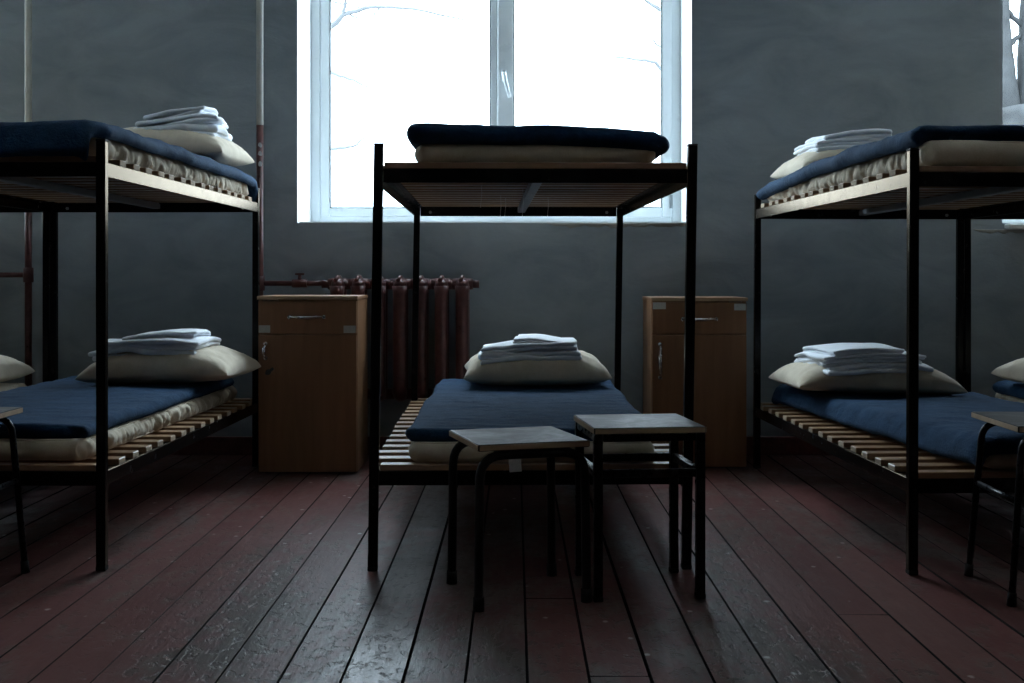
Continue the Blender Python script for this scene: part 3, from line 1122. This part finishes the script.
# --- central bed
yC = R(1.33)
zb = Z_UP + 0.001
mU = make_mattress((0.046, 4.42, zb), R(1.0), 'thin beige mattress on the top bunk in front of the window', w=0.725, ln=1.82, t=0.060, seed=2, pucker=0.006)
bU = make_blanket((0.055, 4.39, zb + 0.058), R(1.0), 'dark navy folded blanket silhouetted against the central window', w=0.785, ln=1.80, t=0.060, seed=3, flat=0.70, lim=9, rad_=0.05, wave=0.010,
                  sag=lambda x, y: -0.020 * max(0, x / 0.38) - 0.008 * (x > 0.36))
mL = make_mattress((0.044, 4.415, Z_LO + 0.001), R(0.4), 'thin beige mattress on the lower bunk behind the two stools', w=0.735, ln=1.86, t=0.062, seed=4, pucker=0.006)
zl = Z_LO + 0.061
bL = make_blanket((0.046, 4.37, zl), R(0.2), 'navy blanket folded flat on the lower bunk behind the two stools', w=0.750, ln=1.73, t=0.040, seed=5, flat=0.71, lim=35, wave=0.007)
zt = zl + 0.040
make_pillow((0.085, 4.98, zt), (R(2), 0, R(2)), 'beige pillow on the lower bunk behind the two stools', w=0.60, d=0.45, t=0.150, seed=1)
linen_pile(Vector((0.055, 4.96, zt + 0.118)), R(2),
           ['thick white folded sheet directly on the pillow behind the two stools',
            'white folded sheet in the middle of the pile behind the two stools',
            'small white folded towel tilted on top of the pile behind the two stools'], 1,
           [(0.42, 0.33, 2, 0.017, 0, 0, 0.02, 0.04, 0.0), (0.40, 0.30, 2, 0.017, 0.0, -0.01, -0.05, 0.07, 0.0), (0.23, 0.26, 2, 0.010, 0.055, 0.0, -0.12, -0.10, 0.0)], 1.5)

# --- bed beside the cabinet with the lock
yL = bedL.rotation_euler.z
def LB(x, y, z): return on_bed(bedL, x, y, z)
zb = 1.217 + 0.001
make_mattress(LB(0.045, 0.0, zb), yL, 'puckered pale mattress on the top bunk beside the white pipe', w=0.80, t=0.075, seed=6, pucker=0.016)
make_blanket(LB(0.030, -0.030, zb + 0.068), yL, 'navy blanket on the top bunk beside the white pipe, its front end hanging over', w=0.905, ln=2.07, t=0.044, seed=7, flat=0.80, flatl=1.84, lim=72, wave=0.015, tuck=0.075,
             rad_=0.035)
make_mattress(LB(0.035, 0.0, 0.310), yL, 'puckered pale mattress on the lower bunk nearest the cabinet with a lock', w=0.72, t=0.066, seed=8, pucker=0.016)
make_blanket(LB(0.02, -0.01, 0.310 + 0.064), yL, 'navy blanket folded on the lower bunk nearest the cabinet with a lock', w=0.745, ln=1.74, t=0.046, seed=9, flat=0.68, lim=45, wave=0.010)
zt = 0.310 + 0.064 + 0.044
make_pillow(Vector((-1.438, 4.95, zt)), (0, R(-2), R(-5)), 'beige pillow lying on the lower bunk nearest the cabinet with a lock', w=0.63, d=0.45, t=0.155, seed=2, droop=0.03)
linen_pile(Vector((-1.495, 4.95, zt + 0.118)), R(-7),
           ['thick white folded sheet lowest in the pile nearest the cabinet with a lock',
            'wide white folded sheet in the middle of the pile nearest the cabinet with a lock',
            'small white folded towel on top of the pile nearest the cabinet with a lock'], 2,
           [(0.45, 0.32, 2, 0.018, 0, 0, 0.0, -0.02, 0.0), (0.43, 0.31, 2, 0.020, 0.01, -0.01, 0.06, 0.03, 0.0), (0.31, 0.27, 2, 0.015, 0.035, 0.0, 0.12, 0.08, 0.01)], 1.7)
zt = 1.217 + 0.115
make_pillow(Vector((-1.46, 4.98, zt)), (0, R(3), R(-4)), 'beige pillow on the top bunk beside the white pipe', w=0.60, d=0.45, t=0.15, seed=3)
linen_pile(Vector((-1.405, 4.96, zt + 0.112)), R(-1),
           ['thick rumpled white sheet lowest in the top bunk pile by the white pipe',
            'white folded sheet in the middle of the top bunk pile by the white pipe',
            'white folded towel topmost on the top bunk pile by the white pipe'], 3,
           [(0.37, 0.27, 2, 0.024, 0.0, 0, 0.0, 0.04, -0.02), (0.35, 0.25, 2, 0.022, 0.012, 0.0, 0.06, 0.12, -0.03), (0.28, 0.22, 2, 0.014, 0.0, 0, -0.04, 0.16, 0.03)], 2.3)

# --- bed beside the cabinet without a lock
yR = bedR.rotation_euler.z
def RB(x, y, z): return on_bed(bedR, x, y, z)
zb = 1.184 + 0.001
make_mattress(RB(-0.01, -0.035, zb), yR + R(0.5), 'puckered pale mattress on the top bunk beside the far window', w=0.84, ln=1.83, t=0.076, seed=10, pucker=0.015)
make_blanket(RB(-0.015, 0.0, zb + 0.070), yR + R(0.5), 'navy blanket drooping at the corner on the top bunk beside the far window', w=0.91, ln=1.86, t=0.052, seed=11, flat=0.80, flatl=1.80, lim=62, wave=0.014,
             sag=lambda x, y: -0.040 * max(0, y / 0.9) ** 1.5)
make_mattress(RB(0.03, -0.02, 0.296), yR + R(4), 'thin pale mattress under the drooping blanket beside the cabinet without a lock', w=0.63, t=0.058, seed=12, pucker=0.010)
make_blanket(RB(0.022, -0.02, 0.296 + 0.054), yR + R(4.5), 'navy blanket drooping over the mattress edge beside the cabinet without a lock', w=0.80, ln=1.84, t=0.040, seed=13, flat=0.635, flatl=1.74, lim=70, wave=0.014)
zt = 0.296 + 0.054 + 0.034
make_pillow(Vector((1.448, 4.90, zt)), (0, R(2), R(3)), 'wide beige pillow on the lower bunk beside the cabinet without a lock', w=0.68, d=0.46, t=0.140, seed=5, droop=0.05)
linen_pile(Vector((1.425, 4.87, zt + 0.104)), R(10),
           ['wide white folded sheet lowest in the pile by the cabinet without a lock',
            'white folded sheet in the middle of the pile by the cabinet without a lock',
            'white folded pillowcase on top of the pile by the cabinet without a lock'], 4,
           [(0.46, 0.36, 2, 0.017, 0.0, 0, 0.0, 0.0, 0.0), (0.43, 0.33, 3, 0.013, -0.005, 0.0, -0.06, 0.02, 0.0), (0.32, 0.28, 2, 0.013, -0.035, -0.01, 0.10, 0.02, 0.0)], 1.2)
zt = 1.184 + 0.080
make_pillow(Vector((1.45, 4.97, zt)), (0, R(-2), R(4)), 'beige pillow on the top bunk beside the far window', w=0.63, d=0.45, t=0.145, seed=6)
linen_pile(Vector((1.372, 4.96, zt + 0.112)), R(5),
           ['crisp white folded sheet lowest in the tidy top bunk pile',
            'crisp white folded sheet in the middle of the tidy top bunk pile',
            'white folded sheet wedge shaped on top of the tidy top bunk pile'], 5,
           [(0.33, 0.30, 2, 0.015, 0, 0, 0.0, 0.02, 0.0), (0.33, 0.29, 2, 0.014, 0.003, 0.0, 0.02, 0.03, 0.0), (0.285, 0.27, 2, 0.020, 0.018, 0, 0.01, 0.10, 0.0)], 0.7)

# --- beds cut by the picture edges
make_mattress(on_bed(bedLL, 0.0, 0.0, 1.218), yL, 'unseen mattress added to block light on the top bunk at the left edge of the photo', w=0.84, t=0.070, seed=18)  # unseen, added so no light leaks through these slats onto the wall
make_mattress(on_bed(bedRR, 0.0, 0.0, 1.185), yR, 'unseen mattress added to block light on the top bunk at the right edge of the photo', w=0.84, t=0.066, seed=19)  # likewise added out of view to close this deck against light
make_mattress(on_bed(bedLL, 0.04, 0.0, 0.310), yL, 'pale mattress on the lower bunk at the left edge of the photo', w=0.74, t=0.075, seed=14)
make_blanket(on_bed(bedLL, 0.02, -0.15, 0.310 + 0.073), yL, 'dark blanket on the lower bunk at the left edge of the photo', w=0.75, ln=1.40, t=0.045, seed=15, flat=0.70, lim=40)
make_pillow(on_bed(bedLL, 0.12, 0.69, 0.310 + 0.076), (0, 0, R(-3)), 'pale pillow at the left edge of the photo', w=0.62, d=0.42, t=0.15, seed=7)
make_mattress(on_bed(bedRR, 0.0, 0.0, 0.296), yR, 'pale mattress on the lower bunk at the right edge of the photo', w=0.74, t=0.062, seed=16)
make_blanket(on_bed(bedRR, 0.0, -0.02, 0.296 + 0.060), yR, 'navy blanket on the lower bunk at the right edge of the photo', w=0.80, ln=1.76, t=0.042, seed=17, flat=0.70, lim=50)
make_pillow(on_bed(bedRR, -0.13, 0.50, 0.296 + 0.100), (0, 0, R(3)), 'beige pillow at the right edge of the photo', w=0.64, d=0.45, t=0.145, seed=8)

# small details on the bedding
bm = bmesh.new()
add_box(bm, (0, 0, 0), (0.036, 0.0015, 0.040), 0.0005, Matrix.Rotation(R(6), 4, 'X'))
tg = obj('care_tag', bm, 'tagcloth', mL, (-0.050, -0.948, -0.002), (0, R(-4), 0))


def threads(par, pts, z):
    for (x, y, ln) in pts:
        bm = bmesh.new()
        add_tube(bm, [(x, y, z), (x + 0.003, y, z - ln * 0.5), (x - 0.002, y + 0.002, z - ln)], 0.0006, 5)
        obj('loose_thread', bm, 'thread', par)


threads(mU, [(-0.17, -0.3, 0.10), (-0.10, 0.2, 0.12), (-0.08, 0.35, 0.10), (-0.02, -0.1, 0.13), (0.09, 0.3, 0.11)], 0.004)

# ------------------------------------------------------------------ bedside cabinets
def handle_bow(ln, vertical=False):
    bm = bmesh.new()
    pts = []
    for i in range(13):
        t = i / 12 * 2 - 1
        s = t * ln / 2
        y = -0.004 - 0.022 * (1 - t ** 4)
        z = -0.004 * math.cos(t * PI) * 0.6
        pts.append((z, y, s) if vertical else (s, y, z))
    rad_ = [0.0065 - 0.002 * math.cos(i / 12 * 2 * PI) for i in range(13)]
    add_tube(bm, pts, rad_, 10)
    for s in (-1, 1):
        p = (0, -0.003, s * ln / 2) if vertical else (s * ln / 2, -0.003, 0)
        q = (0, 0.002, s * ln / 2) if vertical else (s * ln / 2, 0.002, 0)
        add_tube(bm, [q, p, (p[0], -0.006, p[2])], [0.010, 0.010, 0.006], 10)
    return bm


def make_cabinet(x0, x1, y0, h, d, label, dz, labels, dh, vh, lock):
    W = x1 - x0
    root = empty('bedside_cabinet', ((x0 + x1) / 2, y0, 0))
    tag(root, label, 'cabinet', 'brown bedside cabinets')
    hw = W / 2
    t = 0.017
    ft = 0.018
    base = 0.007
    bm = bmesh.new()
    for s in (-1, 1):
        add_box(bm, (s * (hw - t / 2), ft + (d - ft) / 2, (base + h - t) / 2), (t, d - ft, h - t - base), 0.0012)
    add_box(bm, (0, d - 0.004, (base + h - t) / 2), (W - 2 * t, 0.006, h - t - base))
    add_box(bm, (0, ft + (d - ft) / 2, base + t / 2), (W - 2 * t, d - ft - 0.01, t))
    add_box(bm, (0, ft + (d - ft) / 2, dz - 0.006), (W - 2 * t, d - ft - 0.01, t))
    obj('carcass', bm, 'laminate', root)
    bm = bmesh.new()
    add_box(bm, (0, d / 2 - 0.002, h - t / 2), (W + 0.006, d + 0.006, t), 0.002)
    obj('top_panel', bm, 'laminate', root)
    bm = bmesh.new()
    add_box(bm, (0, -0.0055, h - t / 2), (W + 0.006, 0.002, t - 0.002), 0.0005)
    obj('edge_band', bm, 'laminate_edge', root)
    bm = bmesh.new()
    add_box(bm, (0, ft + d / 2 - 0.01, base / 2 + 0.001), (W - 0.05, d - 0.06, base + 0.002))
    obj('plinth', bm, 'rubber', root)
    # drawer
    bm = bmesh.new()
    z0, z1 = dz + 0.003, h - t - 0.005
    add_box(bm, (0, ft / 2, (z0 + z1) / 2), (W - 0.004, ft, z1 - z0), 0.0015)
    dr = obj('drawer', bm, 'laminate', root)
    ho = obj('handle', handle_bow(dh[2]), 'chrome', dr, (dh[0], 0, dh[1]))
    for (lx, lz, lw, lh) in labels:
        bm = bmesh.new()
        add_box(bm, (lx, -0.0006, lz), (lw, 0.0012, lh))
        obj('paper_label', bm, 'paper', dr)
    # door
    bm = bmesh.new()
    z0, z1 = base + 0.002, dz - 0.003
    add_box(bm, (0, ft / 2, (z0 + z1) / 2), (W - 0.004, ft, z1 - z0), 0.0015)
    do = obj('door', bm, 'laminate', root)
    obj('handle', handle_bow(vh[2], True), 'chrome', do, (vh[0], 0, vh[1]))
    if lock:
        bm = bmesh.new()
        add_tube(bm, [(lock[0], 0.001, lock[1]), (lock[0], -0.006, lock[1])], 0.012, 14)
        add_box(bm, (lock[0] + 0.006, -0.009, lock[1] + 0.004), (0.044, 0.006, 0.013), 0.003, Matrix.Rotation(R(-38), 4, 'Y'))
        obj('lock', bm, 'lock', do)
    return root


def cz(y, D):
    return 0.862 - (y - 277) * D / 1180


D1 = 5.16
make_cabinet(-1.124, -0.691, D1, 0.779, 0.37, 'brown bedside cabinet with a round lock, in front of the radiator', cz(334.3, D1),
             [(-0.188, cz(329, D1), 0.050, 0.032), (0.184, cz(329.3, D1), 0.052, 0.032)],
             ((306.5 - 307.5) * D1 / 1180, cz(317, D1), 0.150), ((265.5 - 307.5) * D1 / 1180, cz(351, D1), 0.062),
             ((268.5 - 307.5) * D1 / 1180, cz(372, D1)))
D2 = 5.30
make_cabinet(0.615, 1.042, D2, 0.770, 0.37, 'brown bedside cabinet without a lock, against the wall behind a stool', cz(334.5, D2),
             [(-0.180, cz(305.8, D2), 0.058, 0.030), (0.182, cz(307, D2), 0.052, 0.030)],
             ((699.5 - 699.5) * D2 / 1180, cz(319, D2), 0.150), ((660 - 699.5) * D2 / 1180, cz(361, D2), 0.150), None)

# ------------------------------------------------------------------ stools
def seat_board(root, w, d, h, mat, th=0.018):
    bm = bmesh.new()
    add_box(bm, (0, 0, h - th / 2), (w, d, th), 0.003, seg=2)
    s = obj('seat', bm, mat, root)
    bm = bmesh.new()
    for sx in (-1, 1):
        add_box(bm, (sx * (w / 2 + 0.0006), 0, h - th / 2), (0.0016, d - 0.006, th - 0.005))
        add_box(bm, (0, sx * (d / 2 + 0.0006), h - th / 2), (w - 0.006, 0.0016, th - 0.005))
    obj('edge_band', bm, 'laminate_edge', s)
    return s


def tube_stool(loc, yaw, label, w, d, h, seat, splay=0.0, tube=0.011, stretcher=None, mat='grey_tube', bend=0.055, foot_in=0.012):
    root = empty('stool', loc, yaw)
    tag(root, label, 'stool', 'square stools at the bed ends')
    seat_board(root, w, d, h, seat)
    top = h - 0.018 - tube
    for sy in (-1, 1):
        yy = sy * (d / 2 - foot_in - 0.008)
        yf = yy + sy * splay * 0.5
        xt = w / 2 - foot_in
        A = Vector((-xt - splay, yf, 0.0)); B = Vector((-xt, yy, top)); C = Vector((xt, yy, top)); D_ = Vector((xt + splay, yf, 0.0))
        pts = [A, A.lerp(B, 0.5)] + arc_path(A, B, C, bend) + arc_path(B, C, D_, bend) + [D_.lerp(C, 0.5), D_]
        bm = bmesh.new()
        add_tube(bm, pts, tube, 12)
        fr = obj('leg_frame', bm, mat, root)
        for P, Q in ((A, B), (D_, C)):
            dr = (Q - P).normalized()
            bm = bmesh.new()
            add_tube(bm, [P, P + dr * 0.035], [tube + 0.003, tube + 0.002], 12)
            obj('rubber_foot', bm, 'rubber', fr)
    bm = bmesh.new()
    for sx in (-1, 1):
        x = sx * (w / 2 - 0.085)
        y = d / 2 - foot_in - 0.008
        add_tube(bm, [(x, -y, top), (x, y, top)], tube * 0.85, 10)
    obj('cross_bar', bm, mat, root)
    if stretcher:
        k = stretcher / top
        for sx in (-1, 1):
            x = sx * (w / 2 - foot_in + splay * (1 - k))
            y = d / 2 - foot_in - 0.008 + splay * 0.5 * (1 - k)
            bm = bmesh.new()
            add_tube(bm, [(x, -y, stretcher), (x, y, stretcher)], 0.008, 10)
            obj('stretcher', bm, mat, root)
    return root


tube_stool((0.006, 3.228, 0), R(17), 'brown topped stool with bent grey tube legs, in front of the central bunk', 0.305, 0.315, 0.430, 'seat_brown', 0.004, tube=0.0125, bend=0.065, foot_in=0.008)
tube_stool((1.318 + 0.165, 3.245, 0), R(-1.5), 'splayed leg stool cut by the right edge of the photo', 0.33, 0.34, 0.4725, 'seat_worn', 0.035, tube=0.0095, stretcher=0.27, mat='black_stool', bend=0.05, foot_in=0.022)
tube_stool((-1.441 - 0.165, 3.285, 0), R(0), 'splayed leg stool cut by the left edge of the photo', 0.33, 0.34, 0.482, 'seat_worn', 0.035, tube=0.0095, stretcher=0.27, mat='black_stool', bend=0.05, foot_in=0.022)

# square tube stool
root = empty('stool', (0.342, 3.292, 0), R(7))
tag(root, 'taller stool with square black legs and scuffed top standing close to the central bunk', 'stool', 'square stools at the bed ends')
W_, D_s, H_ = 0.305, 0.31, 0.462
seat_board(root, W_, D_s, H_, 'seat_worn')
tq = 0.0235
for sx in (-1, 1):
    for sy in (-1, 1):
        bm = bmesh.new()
        add_box(bm, (sx * (W_ / 2 - tq / 2 - 0.001), sy * (D_s / 2 - tq / 2 - 0.004), (H_ - 0.018 + 0.012) / 2), (tq, tq, H_ - 0.018 - 0.012), 0.002)
        lg = obj('leg', bm, 'black_stool', root)
        bm = bmesh.new()
        add_box(bm, (sx * (W_ / 2 - tq / 2 - 0.001), sy * (D_s / 2 - tq / 2 - 0.004), 0.007), (tq + 0.002, tq + 0.002, 0.014), 0.002)
        obj('rubber_foot', bm, 'rubber', lg)
for z, hh in ((H_ - 0.018 - 0.0105, 0.019), (0.338, 0.022)):
    for s in (-1, 1):
        bm = bmesh.new()
        add_box(bm, (s * (W_ / 2 - tq / 2 - 0.001), 0, z), (0.018, D_s - 2 * tq - 0.010, hh), 0.002)
        obj('stretcher' if z < 0.4 else 'apron', bm, 'black_stool', root)
        bm = bmesh.new()
        add_box(bm, (0, s * (D_s / 2 - tq / 2 - 0.004), z), (W_ - 2 * tq - 0.004, 0.018, hh), 0.002)
        obj('stretcher' if z < 0.4 else 'apron', bm, 'black_stool', root)

# ------------------------------------------------------------------ daylight
SKY = 34.0
wd = bpy.data.worlds.new('overcast_sky')
SC.world = wd
wd.use_nodes = True
nt = wd.node_tree
bg = nt.nodes['Background']
tc = N(nt, 'ShaderNodeTexCoord')
sep = N(nt, 'ShaderNodeSeparateXYZ')
nt.links.new(tc.outputs['Generated'], sep.inputs[0])
mr = N(nt, 'ShaderNodeMapRange')       # overcast sky: the zenith is three times the horizon
mr.inputs['From Min'].default_value = 0.0
mr.inputs['From Max'].default_value = 1.0
mr.inputs['To Min'].default_value = SKY / 3
mr.inputs['To Max'].default_value = SKY
nt.links.new(sep.outputs['Z'], mr.inputs['Value'])
nt.links.new(mr.outputs['Result'], bg.inputs['Strength'])
bg.inputs['Color'].default_value = (0.82, 0.97, 1.10, 1)
for k, (x0, x1) in enumerate(OPEN):
    ld = bpy.data.lights.new('window_portal', 'AREA')
    ld.shape = 'RECTANGLE'
    ld.size = x1 - x0 - 0.02
    ld.size_y = HEAD - SILL - 0.02
    ld.cycles.is_portal = True
    lo = bpy.data.objects.new('window_portal', ld)
    COL.objects.link(lo)
    lo.location = ((x0 + x1) / 2, WY + WT - 0.02, (SILL + HEAD) / 2)
    lo.rotation_euler = (R(-90), 0, 0)

# ------------------------------------------------------------------ camera
cd = bpy.data.cameras.new('camera')
cd.sensor_width = 36.0
cd.lens = 1180 / 1024 * 36.0
cd.shift_x = -3 / 1024
cd.shift_y = -64.5 / 1024
cd.clip_start = 0.05
cam = bpy.data.objects.new('camera', cd)
COL.objects.link(cam)
cam.location = (0, 0, 0.862)
cam.rotation_euler = (R(90), 0, 0)
SC.camera = cam

vs = SC.view_settings
SC.display_settings.display_device = 'sRGB'
vs.view_transform = 'Standard'
vs.look = 'None'
vs.gamma = 1.0
vs.use_curve_mapping = False
vs.exposure = -0.25
cy = SC.cycles
cy.use_denoising = True
cy.max_bounces = 10
cy.diffuse_bounces = 6
cy.glossy_bounces = 4
cy.transparent_max_bounces = 12
cy.sample_clamp_indirect = 8.0
cy.caustics_reflective = False
cy.caustics_refractive = False
